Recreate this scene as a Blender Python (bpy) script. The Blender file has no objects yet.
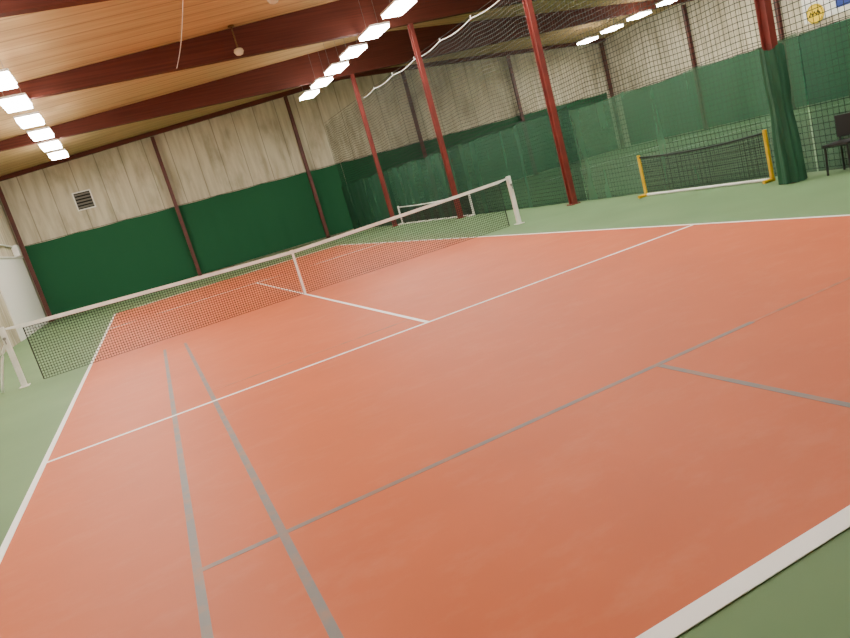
import bpy, math, random
import numpy as np
from mathutils import Matrix, Vector
random.seed(7)
C = bpy.context.collection
PI = math.pi

# ---------------------------------------------------------------- materials
def srgb(r, g, b):
    f = lambda c: (c/255/12.92) if c/255 <= .04045 else ((c/255+.055)/1.055)**2.4
    return (f(r), f(g), f(b), 1)

def mat(name, col, rough=.6, metal=0, noise=0, nscale=3, stretch=(1,1,1), bump=0, spec=.5, emit=None, estr=0, col2=None, lo=.35, hi=.7):
    m = bpy.data.materials.new(name); m.use_nodes = True
    nt = m.node_tree; N = nt.nodes; L = nt.links
    b = N['Principled BSDF']
    b.inputs['Roughness'].default_value = rough
    b.inputs['Metallic'].default_value = metal
    b.inputs['Specular IOR Level'].default_value = spec
    b.inputs['Base Color'].default_value = col
    if emit:
        b.inputs['Emission Color'].default_value = emit
        b.inputs['Emission Strength'].default_value = estr
    if noise or col2:
        g = N.new('ShaderNodeNewGeometry'); mp = N.new('ShaderNodeMapping'); mp.inputs['Scale'].default_value = stretch
        L.new(g.outputs['Position'], mp.inputs['Vector'])
        n = N.new('ShaderNodeTexNoise'); n.inputs['Scale'].default_value = nscale; n.inputs['Detail'].default_value = 6
        L.new(mp.outputs[0], n.inputs['Vector'])
        r = N.new('ShaderNodeValToRGB'); r.color_ramp.elements[0].position = lo; r.color_ramp.elements[1].position = hi
        c2 = col2 if col2 else tuple([c*(1-noise) for c in col[:3]]+[1])
        r.color_ramp.elements[0].color = c2; r.color_ramp.elements[1].color = col
        L.new(n.outputs['Fac'], r.inputs['Fac']); L.new(r.outputs['Color'], b.inputs['Base Color'])
        if bump:
            bp = N.new('ShaderNodeBump'); bp.inputs['Strength'].default_value = bump; bp.inputs['Distance'].default_value = .02
            L.new(n.outputs['Fac'], bp.inputs['Height']); L.new(bp.outputs[0], b.inputs['Normal'])
    return m

def add_seams(m, axis, pitch, width, dark=.55):
    nt = m.node_tree; N = nt.nodes; L = nt.links; b = N['Principled BSDF']
    g = N.new('ShaderNodeNewGeometry'); s = N.new('ShaderNodeSeparateXYZ'); L.new(g.outputs['Position'], s.inputs[0])
    a = N.new('ShaderNodeMath'); a.operation = 'ADD'; a.inputs[1].default_value = 1000*pitch; L.new(s.outputs[axis], a.inputs[0])
    d = N.new('ShaderNodeMath'); d.operation = 'MODULO'; d.inputs[1].default_value = pitch; L.new(a.outputs[0], d.inputs[0])
    c = N.new('ShaderNodeMath'); c.operation = 'LESS_THAN'; c.inputs[1].default_value = width; L.new(d.outputs[0], c.inputs[0])
    mx = N.new('ShaderNodeMix'); mx.data_type = 'RGBA'; mx.blend_type = 'MULTIPLY'
    src = b.inputs['Base Color'].links[0].from_socket if b.inputs['Base Color'].links else None
    L.new(c.outputs[0], mx.inputs['Factor'])
    if src: L.new(src, mx.inputs['A'])
    else: mx.inputs['A'].default_value = b.inputs['Base Color'].default_value
    mx.inputs['B'].default_value = (dark, dark, dark, 1)
    L.new(mx.outputs['Result'], b.inputs['Base Color'])
    return m

def add_patches(m, col, scale, amt, lo=.5, hi=.72, stretch=(.8,1.5,1), rough=.7):
    """a second layer of wear or stains mixed over the base colour"""
    nt = m.node_tree; N = nt.nodes; L = nt.links; b = N['Principled BSDF']
    g = N.new('ShaderNodeNewGeometry'); mp = N.new('ShaderNodeMapping'); mp.inputs['Scale'].default_value = stretch; mp.inputs['Location'].default_value = (3.7,1.3,.4)
    L.new(g.outputs['Position'], mp.inputs['Vector'])
    n = N.new('ShaderNodeTexNoise'); n.inputs['Scale'].default_value = scale; n.inputs['Detail'].default_value = 9; n.inputs['Roughness'].default_value = rough
    L.new(mp.outputs[0], n.inputs['Vector'])
    r = N.new('ShaderNodeValToRGB'); r.color_ramp.elements[0].position = lo; r.color_ramp.elements[1].position = hi
    r.color_ramp.elements[0].color = (0,0,0,1); r.color_ramp.elements[1].color = (amt,amt,amt,1)
    L.new(n.outputs['Fac'], r.inputs['Fac'])
    mx = N.new('ShaderNodeMix'); mx.data_type = 'RGBA'
    src = b.inputs['Base Color'].links[0].from_socket
    L.new(r.outputs['Color'], mx.inputs['Factor']); L.new(src, mx.inputs['A']); mx.inputs['B'].default_value = col
    L.new(mx.outputs['Result'], b.inputs['Base Color'])
    return m

M = {}
M['red'] = add_patches(mat('clay red acrylic', srgb(205,106,64), .55, col2=srgb(196,99,59), nscale=1.1, lo=.3, hi=.75, spec=.26), (.85,.6,.4,1), 3, .06)
M['green'] = mat('green acrylic', srgb(110,140,98), .6, col2=srgb(100,130,90), nscale=.8, lo=.3, hi=.75, spec=.24)
M['white_line'] = mat('white line paint', srgb(253,252,250), .5)
M['grey_line'] = mat('worn blue grey line paint', srgb(122,116,114), .55, col2=srgb(156,116,96), nscale=6, lo=.3, hi=.55)
M['faint_line'] = mat('faint worn line paint', srgb(150,106,82), .55, col2=srgb(200,104,64), nscale=6, lo=.35, hi=.6)
def wallm(name, ax, st):
    m = mat(name, srgb(208,199,176), .85, col2=srgb(176,165,140), nscale=1.6, stretch=st, lo=.3, hi=.6)
    add_patches(m, srgb(118,106,84), .7, .6, .5, .72, (st[0]*.5, st[1]*.5, .6), .6)
    return add_seams(m, ax, 1.05, .04, .6)
M['concrete'] = wallm('weathered wall panels', 'X', (2.6,1,.3))
M['sidewall'] = wallm('weathered side wall panels', 'Y', (1,2.6,.3))
M['ceiling'] = add_seams(mat('tan roof boards', srgb(200,168,118), .8, col2=srgb(176,144,98), nscale=2.2, stretch=(.12,3,1), lo=.3, hi=.7), 'Y', .62, .05, .62)
M['beam'] = mat('dark red stained timber', srgb(102,52,42), .65, col2=srgb(84,42,34), nscale=3, stretch=(.15,1,8), spec=.2)
M['col'] = mat('oxide red painted steel', srgb(128,50,42), .55, col2=srgb(108,42,36), nscale=4)
M['wallcol'] = mat('brown red painted steel', srgb(100,50,42), .5, col2=srgb(82,42,36), nscale=4)
M['curtain'] = mat('dark green backdrop fabric', srgb(14,82,48), .85)
M['curtain2'] = mat('mid green backdrop fabric', srgb(40,94,68), .85)
M['bundle'] = mat('gathered green mesh fabric', srgb(48,98,72), .85, col2=srgb(26,70,48), nscale=7, stretch=(1,1,.15))
M['white'] = mat('white painted metal', srgb(240,238,234), .35, col2=srgb(226,224,218), nscale=5)
M['whiteband'] = mat('white canvas band', srgb(246,244,240), .8, col2=srgb(232,230,226), nscale=8)
M['black'] = mat('black cord', srgb(20,22,22), .7)
M['netting'] = mat('dark netting cord', srgb(26,34,30), .8)
M['metal'] = mat('galvanised steel', srgb(150,150,150), .35, .9)
M['yellow'] = mat('yellow plastic tube', srgb(232,186,30), .4, col2=srgb(216,168,22), nscale=6)
M['dark'] = mat('dark rubber', srgb(28,26,28), .6)
M['lamp'] = mat('lamp diffuser', srgb(255,250,240), .5, emit=(1,.95,.86,1), estr=62)
M['upfill'] = mat('added upward fill glow', srgb(255,250,240), .5, emit=(1,.94,.84,1), estr=7)  # made-up glow for the housing tops, added to brighten the ceiling
M['brass'] = mat('aged brass', srgb(120,90,50), .4, .6)
M['glass'] = mat('frosted bulb glass', srgb(220,205,175), .2)
M['whitewall'] = mat('white door panel', srgb(236,234,228), .6)
M['blue'] = mat('blue sign face', srgb(36,64,150), .5, col2=srgb(30,56,136), nscale=3)
M['signyellow'] = mat('yellow sign face', srgb(244,206,0), .5)
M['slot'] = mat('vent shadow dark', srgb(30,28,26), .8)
M['louvre'] = mat('grey louvre metal', srgb(120,116,108), .5)

def screen_mat(name, col, alpha):
    m = mat(name, col, .85, col2=tuple([c*.86 for c in col[:3]]+[1]), nscale=1.5, stretch=(1,2,.4))
    nt = m.node_tree; N = nt.nodes; L = nt.links
    t = N.new('ShaderNodeBsdfTransparent'); mx = N.new('ShaderNodeMixShader'); mx.inputs[0].default_value = alpha
    L.new(t.outputs[0], mx.inputs[1]); L.new(N['Principled BSDF'].outputs[0], mx.inputs[2])
    L.new(mx.outputs[0], N['Material Output'].inputs['Surface'])
    return m
M['screen'] = screen_mat('green windscreen mesh', srgb(56,102,76), .76)
M['screen2'] = screen_mat('dark green windscreen mesh', srgb(22,76,52), .82)
M['screen3'] = screen_mat('mid green windscreen mesh', srgb(38,86,62), .8)

# ---------------------------------------------------------------- mesh builder
class MB:
    def __init__(s): s.v = []; s.f = []
    def box(s, x0, x1, y0, y1, z0, z1):
        n = len(s.v)
        s.v += [(x0,y0,z0),(x1,y0,z0),(x1,y1,z0),(x0,y1,z0),(x0,y0,z1),(x1,y0,z1),(x1,y1,z1),(x0,y1,z1)]
        s.f += [tuple(n+i for i in q) for q in ((3,2,1,0),(4,5,6,7),(0,1,5,4),(1,2,6,5),(2,3,7,6),(3,0,4,7))]
        return s
    def tube(s, pts, r, seg=10, cap=True, taper=None):
        P = [Vector(p) for p in pts]; rings = []
        for i, p in enumerate(P):
            a = P[max(i-1,0)]; b = P[min(i+1,len(P)-1)]; d = (b-a).normalized()
            up = Vector((0,0,1)) if abs(d.z) < .9 else Vector((1,0,0))
            x = d.cross(up).normalized(); y = d.cross(x).normalized()
            rr = r if taper is None else taper[i]
            base = len(s.v)
            for k in range(seg):
                t = 2*PI*k/seg; q = p + x*math.cos(t)*rr + y*math.sin(t)*rr; s.v.append(tuple(q))
            rings.append(base)
        for a, b in zip(rings, rings[1:]):
            for k in range(seg):
                s.f.append((a+k, a+(k+1)%seg, b+(k+1)%seg, b+k))
        if cap:
            s.f.append(tuple(rings[0]+k for k in reversed(range(seg)))); s.f.append(tuple(rings[-1]+k for k in range(seg)))
        return s
    def prism(s, poly, axis, a0, a1):
        n = len(s.v); k = len(poly)
        for a in (a0, a1):
            for p, q in poly:
                s.v.append({'X':(a,p,q),'Y':(p,a,q),'Z':(p,q,a)}[axis])
        s.f.append(tuple(n+i for i in range(k))); s.f.append(tuple(n+k+i for i in reversed(range(k))))
        for i in range(k):
            j = (i+1) % k; s.f.append((n+i, n+k+i, n+k+j, n+j))
        return s
    def hsec(s, cx, cy, z0, z1, w, d, t=.016, rot=False):
        """an H-section column as one closed outline"""
        o = [(-w/2,-d/2),(w/2,-d/2),(w/2,-d/2+t),(t/2,-d/2+t),(t/2,d/2-t),(w/2,d/2-t),(w/2,d/2),(-w/2,d/2),(-w/2,d/2-t),(-t/2,d/2-t),(-t/2,-d/2+t),(-w/2,-d/2+t)]
        if rot: o = [(b,-a) for a,b in o]
        return s.prism([(cx+a, cy+b) for a,b in o], 'Z', z0, z1)
    def build(s, name, m, parent=None, smooth=False, bevel=0):
        import bmesh
        me = bpy.data.meshes.new(name)
        me.from_pydata(s.v, [], s.f); me.update()
        me.materials.append(m)
        bm = bmesh.new(); bm.from_mesh(me); bmesh.ops.recalc_face_normals(bm, faces=bm.faces); bm.to_mesh(me); bm.free()
        if smooth:
            for p in me.polygons: p.use_smooth = True
        o = bpy.data.objects.new(name, me); C.objects.link(o)
        if parent: o.parent = parent
        if bevel:
            b = o.modifiers.new('bevel', 'BEVEL'); b.width = bevel; b.segments = 2; b.limit_method = 'ANGLE'
        return o

def thing(name, label, cat, loc=(0,0,0), group=None):
    o = bpy.data.objects.new(name, None); C.objects.link(o); o.location = loc
    o['label'] = label; o['category'] = cat
    if group: o['group'] = group
    return o
def tag(o, label, cat, group=None, kind=None):
    o['label'] = label; o['category'] = cat
    if group: o['group'] = group
    if kind: o['kind'] = kind
    return o
def struct(o): o['kind'] = 'structure'; return o

# ---------------------------------------------------------------- shell
XL, XR, YB, YF, XC = -7.2, 24.9, 20.0, -19.0, 8.85
ZE, ZR = 6.3, 7.4
def roof(x): return ZR - (ZR-ZE)*abs(x-XC)/(XC-XL)

fl = struct(MB().box(XL-.2, XR+.2, YF-.2, YB+.2, -.2, 0).build('floor', M['green']))
def line(x0, x1, y0, y1, m='white_line', z=.006): MB().box(x0, x1, y0, y1, .003, z).build('court_line', M[m], fl)
def sline(xa, ya, xb, yb, w, m, z):
    MB().prism([(xa-w/2,ya),(xa+w/2,ya),(xb+w/2,yb),(xb-w/2,yb)], 'Z', .003, z).build('court_line', M[m], fl)
def court(cx, paint=True):
    if paint: MB().box(cx-4.115, cx+4.115, -11.95, 11.885, 0, .003).build('court_surface', M['red'], fl)
    line(cx-4.145, cx-4.09, -11.885, 11.885); line(cx+4.065, cx+4.115, -11.885, 11.885)
    line(cx-4.145, cx+4.115, -11.967, -11.885, z=.0065); line(cx-4.145, cx+4.115, 11.785, 11.885, z=.0065)
    for s in (-1, 1):
        line(cx-4.09, cx+4.065, s*6.4-.025, s*6.4+.025, z=.0055)
        line(cx-.025, cx+.025, min(s*6.375, 0), max(s*6.375, 0), z=.005)
court(0)
line(-2.95, 1.0, -10.055, -10.01, 'grey_line', .0044)
line(1.0, 2.1, -10.05, -10.015, 'faint_line', .0044)
sline(-2.475, -11.88, -2.495, -1.3, .048, 'grey_line', .0046)
sline(-2.955, -11.88, -2.84, -1.3, .048, 'grey_line', .0048)
line(.1, .145, -11.88, -10.06, 'grey_line', .0046)
line(-2.46, 0, -5.91, -5.87, 'faint_line', .0042)
court(17.7, False)

gable = [(XL, 0), (XR, 0), (XR, ZE), (XC, ZR), (XL, ZE)]
struct(MB().prism(gable, 'Y', YB, YB+.2).build('wall_back', M['concrete']))
struct(MB().prism(gable, 'Y', YF-.2, YF).build('wall_front', M['concrete']))
struct(MB().box(XL-.2, XL, YF, YB, 0, ZE).build('wall_left', M['sidewall']))
struct(MB().box(XR, XR+.2, YF, YB, 0, ZE).build('wall_right', M['sidewall']))
struct(MB().prism([(XL-.2, ZE), (XC, ZR), (XR+.2, ZE), (XR+.2, ZE+.25), (XC, ZR+.25), (XL-.2, ZE+.25)], 'Y', YF-.2, YB+.2).build('ceiling', M['ceiling']))
d1 = struct(MB().box(XL, XL+.05, 12.6, 19.4, 0, 2.95).build('door_1', M['whitewall'], bevel=.01))
MB().box(XL+.05, XL+.1, 12.6, 19.4, 2.89, 2.95).build('door_trim', M['white'], d1)

# ---------------------------------------------------------------- roof beams
FY = [-18.7, -12.22, -5.97, .28, 6.53, 12.78, 19.72]
blab = {-18.7:'dark red timber roof beam against the wall behind the camera', -12.22:'dark red timber roof beam right above the near baseline', -5.97:'dark red timber roof beam above the near service line, out of the photo',
        .28:'dark red timber roof beam nearest the camera, crossing the top left corner', 6.53:'second dark red timber roof beam, crossing above the middle of the net',
        12.78:'third dark red timber roof beam, over the far half of the court', 19.72:'dark red timber roof beam lying tight against the far wall top'}
for y in FY:
    ybm = [(XL+.02, 6.12), (XR-.02, 6.12), (XR-.02, roof(XR-.02)-.005), (XC, ZR-.005), (XL+.02, roof(XL+.02)-.005)]
    if y > 19: ybm = [(XL+.02, ZE-.16), (XC, ZR-.2), (XR-.02, ZE-.16), (XR-.02, ZE-.005), (XC, ZR-.005), (XL+.02, ZE-.005)]
    tag(MB().prism(ybm, 'Y', y-.11, y+.11).build('roof_beam', M['beam']), blab[y], 'beam', 'timber roof beams')

# ---------------------------------------------------------------- columns
def column(x, y, z1, m, label, rot=False, w=.13, d=.17, group='steel columns between the courts'):
    t = thing('steel_column', label, 'column', (x, y, 0), group)
    MB().hsec(0, 0, .02, z1, w, d, rot=rot).build('shaft', m, t)
    MB().box(-.12, .12, -.12, .12, 0, .02).build('base_plate', m, t)
    for a in (-.095, .095):
        for b in (-.095, .095): MB().tube([(a,b,.02),(a,b,.04)], .012, 6).build('bolt', m, t)
    return t
CX = 6.9
for x, y, l in ((6.52, -12.22, 'red steel column behind the camera on the divider net line'), (6.52, -5.97, 'red steel column beside the yellow mini net, its foot wrapped in green curtain'),
             (CX, .28, 'red steel column standing just beyond the right net post'), (CX, 6.53, 'red steel column right behind the near end of the white mini net'),
             (CX, 12.78, 'red steel column at the far end of the white mini net')):
    column(x, y, 6.12, M['col'], l)
for x, l in ((-7.03, 'brown red wall column in the far left corner'), (-.55, 'brown red wall column right of the louvred vent'), (5.85, 'brown red wall column at the right end of the solid green backdrop'),
             (12.1, 'brown red far wall column just right of the divider net end'), (18.35, 'brown red far wall column second right of the divider net'), (24.6, 'brown red column in the far right corner')):
    column(x, 19.72, roof(x)-.22, M['wallcol'], l, w=.15, d=.16, group='steel columns on the far wall')
for y, l in ((13.4, 'brown red right wall column nearest the far corner'), (8.4, 'brown red right wall column just left of the round yellow sign'), (.28, 'brown red right wall column beyond the blue sign')):
    column(24.7, y, 6.12, M['wallcol'], l, rot=True, w=.15, d=.16, group='steel columns on the right wall')

# ---------------------------------------------------------------- backdrop curtains
def curtain(p0, p1, z0, z1, m, label, amp=.012, name='backdrop_curtain', cell=.12, seed=0):
    rnd = random.Random(seed)
    a = Vector((p0[0], p0[1], 0)); b = Vector((p1[0], p1[1], 0)); L = (b-a).length; d = (b-a)/L; n = Vector((-d.y, d.x, 0))
    nu = int(L/cell); nv = 8; mb = MB()
    ph = [rnd.uniform(0, 6) for _ in range(4)]
    for j in range(nv+1):
        v = j/nv
        for i in range(nu+1):
            s = L*i/nu
            w = amp*(math.sin(s*5.1+ph[0]+v*.4)+.6*math.sin(s*2.3+ph[1])+.4*math.sin(s*11+ph[2]))*(1-.5*v)
            sag = -.03*abs(math.sin(PI*s/2.1)) * v
            p = d*s + n*w
            mb.v.append((p.x, p.y, z0+(z1-z0)*v+sag))
    for j in range(nv):
        for i in range(nu):
            q = j*(nu+1)+i; mb.f.append((q, q+1, q+nu+2, q+nu+1))
    t = thing(name, label, 'curtain', (p0[0], p0[1], 0), 'green backdrop curtains')
    mb.build('cloth', m, t, smooth=True)
    MB().tube([(0,0,z1+.01), (p1[0]-p0[0], p1[1]-p0[1], z1+.01)], .01, 6).build('top_cable', M['dark'], t)
    return t
curtain((-7.0,19.9), (7.6,19.9), .06, 3.36, M['curtain'], 'solid dark green backdrop curtain along the far wall left of the divider net', seed=1)
curtain((7.62,19.9), (24.4,19.9), .06, 3.36, M['curtain'], 'dark green backdrop curtain along the far wall beyond the divider net', seed=2)
curtain((24.82,19.3), (24.82,-17), .06, 3.0, M['curtain2'], 'green backdrop curtain along the right wall beyond the second court', seed=3)

# ---------------------------------------------------------------- nets
def ribbons(fn, L, Hh, cell, wd, su=40, sv=6, mb=None):
    mb = mb or MB()
    nu = int(round(L/cell)); nv = int(round(Hh/cell))
    h = wd/2
    for i in range(nu+1):
        s = L*i/nu; base = len(mb.v)
        for k in range(sv+1):
            v = k/sv
            mb.v.append(fn(s-h, v)); mb.v.append(fn(s+h, v))
        for k in range(sv): q = base+2*k; mb.f.append((q, q+1, q+3, q+2))
    hv = h/Hh
    for j in range(nv+1):
        v = j/nv; base = len(mb.v)
        for k in range(su+1):
            s = L*k/su
            mb.v.append(fn(s, v-hv)); mb.v.append(fn(s, v+hv))
        for k in range(su): q = base+2*k; mb.f.append((q, q+1, q+3, q+2))
    return mb

PX = 5.2
def ztop(x): return .914+.156*(abs(x)/PX)**1.15
tn = thing('tennis_net', 'full-size black tennis net with white top band crossing the court', 'net', (0,0,0))
def nf(s, v):
    x = -4.9+s
    return (x, .012*math.sin(x*1.3+v*2), .02+(ztop(x)-.05)*v)
ribbons(nf, 9.8, .95, .046, .0095, 50, 6).build('net_mesh', M['black'], tn)
bd = MB(); n = 40
XA, XB = -PX+.04, PX-.075
for i in range(n+1):
    x = XA+(XB-XA)*i/n; z = ztop(x)
    hh = .065 if abs(x) < 4.92 else .03
    bd.v += [(x,-.018,z-hh),(x,.018,z-hh),(x,.018,z),(x,-.018,z)]
for i in range(n):
    q = 4*i
    for k in range(4): bd.f.append((q+k, q+(k+1)%4, q+4+(k+1)%4, q+4+k))
bd.f += [(0,1,2,3), (4*n+3,4*n+2,4*n+1,4*n)]
bd.build('top_band', M['whiteband'], tn)
MB().prism([(-.028,0),(-.02,0),(-.02,.917),(.02,.917),(.02,0),(.028,0),(.028,.925),(-.028,.925)], 'X', -.025, .025).build('centre_strap', M['whiteband'], tn)
for s in (-1,1):
    MB().tube([(s*4.9,0,.02),(s*4.9,0,ztop(4.9)-.03)], .012, 6).build('side_rod', M['dark'], tn)

def post(s, label):
    t = thing('net_post', label, 'post', (s*(PX+.02) - (.05 if s > 0 else 0), 0, 0), 'tennis net posts')
    MB().box(-.045,.045,-.045,.045,.015,1.1).build('upright', M['white'], t, bevel=.012)
    MB().box(-.08,.08,-.11,.11,0,.015).build('foot_plate', M['white'], t, bevel=.004)
    MB().tube([(0,-.045,.9),(0,-.09,.9)], .025, 12).tube([(0,-.085,.9),(0,-.085,.8)], .009, 8).build('winder', M['metal'], t)
    if s < 0:
        arc = [(-.02-.34*k/10, .05, .8-.78*(k/10)**1.5) for k in range(11)]
        MB().tube(arc, .024, 10).build('brace', M['white'], t, smooth=True)
    return t
post(-1, 'white tennis net post with brace at the left end of the net')
post(1, 'white tennis net post at the right end of the net')

# divider netting
DX = 7.3
dv = thing('divider_net', 'tall dark mesh divider net hanging from a cable between the two courts', 'net', (DX, 0, 0))
def df(s, v):
    y = -12+s
    top = 5.3-.07*abs(math.sin(PI*(y+.6)/2.08))
    z = .03+(top-.03)*v
    return (.05*math.sin(y*.9+v*1.5)*(1-v)+.03*math.sin(y*3.1)*(1-v), y, z)
ribbons(df, 31.6, 5.3, .1, .012, 150, 8).build('netting', M['netting'], dv)
pts = []
for i in range(0, 151):
    y = -12+25.3*i/150; pts.append((0, y, 5.3-.07*abs(math.sin(PI*(y+.6)/2.08))))
MB().tube(pts, .016, 6).build('hem_band', M['whiteband'], dv)
MB().tube([(0,-12,5.36),(0,19.6,5.36)], .008, 6).build('cable', M['dark'], dv)
for k in range(16):
    y = -.6+2.08*(k-5)
    if -12 < y < 13.4: MB().tube([(0,y,5.38),(0,y,5.27)], .016, 6).build('cable_hook', M['white'], dv)

def windscreen(y0, y1, z0, z1, m, label, x=DX-.13):
    mb = MB(); L = y1-y0; nu = int(L/.1)
    for j in range(9):
        v = j/8
        for i in range(nu+1):
            y = y0+L*i/nu
            mb.v.append((.022*math.sin(y*2.2+v)+.016*math.sin(y*7.3+v*.8), y-y0, z0+(z1-z0)*v-(.05*abs(math.sin(PI*(y-y0)/2))*v)))
    for j in range(8):
        for i in range(nu): q = j*(nu+1)+i; mb.f.append((q, q+1, q+nu+2, q+nu+1))
    t = thing('windscreen', label, 'screen', (x, y0, 0), 'green windscreens on the divider net')
    mb.build('mesh_cloth', m, t, smooth=True)
    MB().tube([(0,0,z1+.005),(0,L,z1+.005)], .006, 6).build('top_rope', M['netting'], t)
    return t
windscreen(-5.9, .1, .01, 2.14, M['screen'], 'mid green mesh windscreen behind the yellow mini net')
windscreen(-11.9, -5.93, .01, 2.12, M['screen3'], 'green mesh windscreen right of the gathered curtain')
windscreen(.12, 19.4, .01, 2.25, M['screen2'], 'long dark green mesh windscreen behind the white mini net')

# gathered curtain wrapped round the column foot
gt = MB(); seg = 72; rows = 22
for j in range(rows+1):
    v = j/rows; z = .01+2.0*v
    r = .16*(1.0-.14*math.exp(-((v-.55)/.15)**2)+.14*(1-v)**2-.06*v)
    for k in range(seg):
        a = 2*PI*k/seg
        rr = max(r*(1+.1*math.sin(a*8+v*1.6)+.06*math.sin(a*15+v*4)), .118)
        gt.v.append((math.cos(a)*rr, math.sin(a)*rr, z+(.03*math.sin(a*3) if j == rows else 0)))
for j in range(rows):
    for k in range(seg): gt.f.append((j*seg+k, j*seg+(k+1)%seg, (j+1)*seg+(k+1)%seg, (j+1)*seg+k))
gc = thing('gathered_curtain', 'gathered bundle of green mesh curtain wrapped round the near red column', 'curtain', (6.53,-5.98,0))
gt.build('cloth', M['bundle'], gc, smooth=True)

# ---------------------------------------------------------------- mini nets
def mini_net(y0, y1, x, h, pm, label, top, bottom, cell=.045):
    L = y1-y0
    t = thing('mini_net', label, 'net', (x, y0, 0))
    def f(s, v): return (0, s, .05+(h-.07-.06*math.sin(PI*s/L))*v)
    ribbons(f, L-.04, h-.05, cell, .009, 24, 4).build('net_mesh', M['black'], t)
    pts = [(0, L*i/16, h-.03-.06*math.sin(PI*i/16)) for i in range(17)]
    MB().tube(pts, .018, 8).build('top_tape', top, t)
    MB().tube([(0,0,.03),(0,L,.03)], .025, 8).build('ground_bar', bottom, t)
    for yy in (0, L):
        MB().tube([(0,yy,.0),(0,yy,h+.02)], .034, 12).build('upright', pm, t)
        MB().tube([(-.2,yy,.03),(.03,yy,.03)], .03, 10).build('foot', pm, t)
    return t
mini_net(-5.37, -2.36, 6.83, .82, M['yellow'], 'small portable training net with yellow posts in front of the divider', M['black'], M['white'])
mini_net(5.9, 12.3, 7.07, .74, M['white'], 'small portable net with white frame behind the right end of the main net', M['white'], M['white'])

# ---------------------------------------------------------------- lights
rows_ = [(-4.2, [15.4-2.3*k for k in range(12)], 6.0, .58, .55, 'above the left sideline'),
         (5.5, [14.5-2.1*k for k in range(13)], 6.0, .58, .55, 'above the right sideline'),
         (21.0, [16.3-1.95*k for k in range(13)], 5.9, .7, .42, 'over the second court')]
ords = ['first','second','third','fourth','fifth','sixth','seventh','eighth','ninth','tenth','eleventh','twelfth','thirteenth']
for x, ys, z, wx, hl, where in rows_:
    for i, y in enumerate(ys):
        t = thing('ceiling_light', '%s rectangular white light panel from the far end of the row %s' % (ords[i], where), 'light', (x, y, z), 'light panels '+where)
        MB().box(-wx/2-.03, wx/2+.03, -hl-.03, hl+.03, .03, .09).build('housing', M['white'], t, bevel=.01)
        MB().box(-wx/2, wx/2, -hl, hl, -.06, .03).build('diffuser', M['lamp'], t)
        MB().box(-wx/2+.05, wx/2-.05, -hl+.05, hl-.05, .09, .1).build('added_ceiling_fill', M['upfill'], t)  # added glowing plate that throws fill light onto the roof boards
        for a in (-.2,.2):
            MB().tube([(a,0,.09),(a,0,roof(x+a)-z)], .006, 5).build('hanger', M['metal'], t)

for x, y, l in ((1.75, 2.2, 'small old round lamp on the ceiling near the top of the photo'), (1.5, 6.15, 'small round lamp hanging beside the second roof beam')):
    zr = roof(x-.09)
    t = thing('round_lamp', l, 'lamp', (x, y, zr))
    MB().tube([(0,0,.0),(0,0,-.04),(0,0,-.05),(0,0,-.6)], .06, 14, taper=[.09,.09,.02,.02]).build('stem', M['brass'], t)
    MB().tube([(0,0,-.6),(0,0,-.63),(0,0,-.7),(0,0,-.78),(0,0,-.8)], .1, 16, taper=[.05,.12,.14,.09,.02]).build('shade', M['glass'], t, smooth=True)
w = [( -.36+.16*k/12, .4+6.0*k/12, 6.14-.12*math.sin(PI*k/12)) for k in range(13)]
tag(MB().tube(w, .009, 6).build('hanging_wire', M['whiteband']), 'thin wire strung between the first two roof beams', 'wire')

# ---------------------------------------------------------------- vent
vt = thing('louvre_vent', 'square white framed louvred vent high on the far wall', 'vent', (-4.12, 20.0, 4.62))
fr = MB(); o_ = [(-.38,-.4),(.38,-.4),(.38,.4),(-.38,.4)]; i_ = [(-.33,-.35),(.33,-.35),(.33,.35),(-.33,.35)]
for y in (-.07, 0):
    for a,b in o_: fr.v.append((a,y,b))
    for a,b in i_: fr.v.append((a,y,b))
for k in range(4):
    j = (k+1)%4
    fr.f += [(k,j,4+j,4+k),(8+k,12+k,12+j,8+j),(k,8+k,8+j,j),(4+k,4+j,12+j,12+k)]
fr.build('frame', M['white'], vt)
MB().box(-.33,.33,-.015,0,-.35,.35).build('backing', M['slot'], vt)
for k in range(5):
    z = -.27+.135*k
    MB().prism([(-.065,z-.03),(-.05,z-.04),(-.02,z+.03),(-.03,z+.04)], 'X', -.33, .33).build('louvre', M['louvre'], vt)

jb = thing('junction_box', 'white junction box with conduit arm high on the left wall above the white door', 'box', (XL+.001, 18.2, 2.951))
MB().box(0,.22,-.2,.3,-.0,.46).build('case', M['white'], jb, bevel=.015)
MB().tube([(.06,-.2,.42),(.06,-4.5,.5)], .035, 8).build('conduit', M['white'], jb)
MB().tube([(.08,.3,.3),(.08,.4,.3),(.08,.42,.1)], .025, 8).build('elbow', M['dark'], jb)

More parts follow.
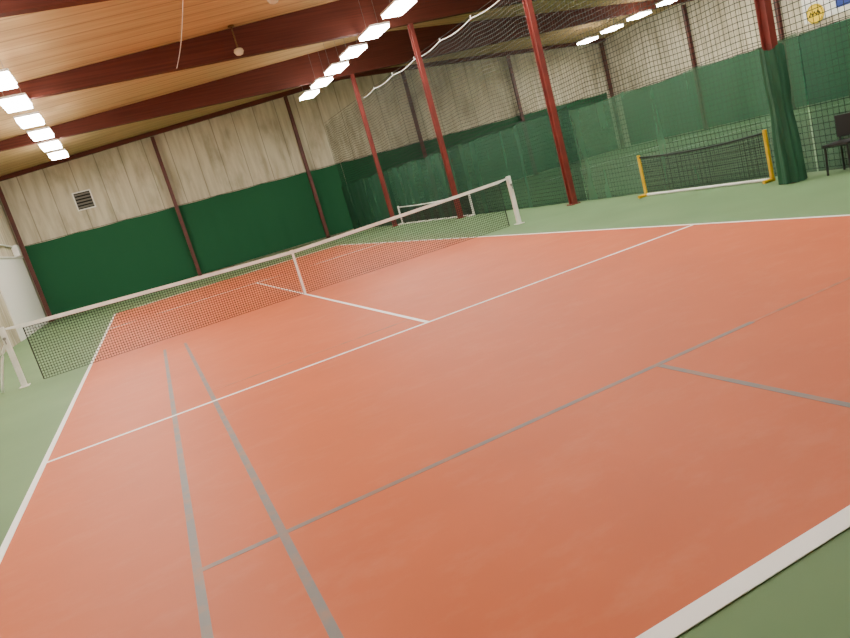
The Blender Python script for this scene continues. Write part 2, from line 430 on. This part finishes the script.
# ---------------------------------------------------------------- signs on the right wall
tag(MB().box(24.87,24.899,2.0,7.4,3.3,5.6).build('banner', M['whitewall']), 'white banner on the right wall behind the yellow and blue signs', 'banner')
sg = thing('round_sign', 'round yellow sign with black emblem on the right wall', 'sign', (24.83, 6.85, 3.58))
MB().tube([(-.02,0,0),(.03,0,0)], .38, 32).build('disc', M['signyellow'], sg)
rg = [(-.025, math.cos(a)*.34, math.sin(a)*.34) for a in [2*PI*k/32 for k in range(33)]]
MB().tube(rg, .008, 5).build('rim', M['black'], sg)
MB().tube([(-.025,.24,-.08),(-.025,.16,.08),(-.025,.08,-.06),(-.025,0,.08),(-.025,-.08,-.06),(-.025,-.16,.1),(-.025,-.24,-.03)], .032, 5).build('emblem', M['black'], sg)
bs = thing('blue_sign', 'rectangular blue sign with white stripe cut by the top right corner', 'sign', (24.865, 5.2, 3.95))
MB().box(-.02,0,-1.0,.75,-.45,.7).build('panel', M['blue'], bs)
MB().box(-.025,-.02,-.9,.65,.1,.22).build('stripe', M['white'], bs)

# ---------------------------------------------------------------- dark chair
ch = thing('chair', 'dark metal chair standing at the divider net on the right edge', 'chair', (6.9,-6.6,0))
for a in (-.18,.18):
    for b in (-.18,.18):
        MB().tube([(a,b,0),(a*.95,b*.95,.42)], .016, 8).build('leg', M['dark'], ch)
MB().box(-.2,.2,-.2,.2,.41,.45).build('seat', M['dark'], ch, bevel=.01)
MB().box(.15,.18,-.2,.2,.5,.82).build('backrest', M['dark'], ch, bevel=.008)
for b in (-.16,.16): MB().box(.155,.175,b-.012,b+.012,.44,.52).build('back_support', M['dark'], ch)

# ---------------------------------------------------------------- camera & world
p = [677.74294,-2.66601,-13.55362,1.59709,0.35323,-0.19992,0.27728]
yaw, pt, r = p[4], p[5], p[6]
F = Vector((math.sin(yaw)*math.cos(pt), math.cos(yaw)*math.cos(pt), math.sin(pt)))
r0 = Vector((math.cos(yaw), -math.sin(yaw), 0)); u0 = r0.cross(F)
R = math.cos(r)*r0-math.sin(r)*u0; U = math.cos(r)*u0+math.sin(r)*r0
cam = bpy.data.cameras.new('camera'); cam.sensor_width = 36; cam.lens = 36*p[0]/850; cam.clip_start = .05; cam.clip_end = 200
co = bpy.data.objects.new('camera', cam); C.objects.link(co)
co.matrix_world = Matrix(((R.x,U.x,-F.x,p[1]),(R.y,U.y,-F.y,p[2]),(R.z,U.z,-F.z,p[3]),(0,0,0,1)))
bpy.context.scene.camera = co
w = bpy.data.worlds.new('world'); bpy.context.scene.world = w; w.use_nodes = True
w.node_tree.nodes['Background'].inputs[0].default_value = (.6,.6,.6,1); w.node_tree.nodes['Background'].inputs[1].default_value = .3
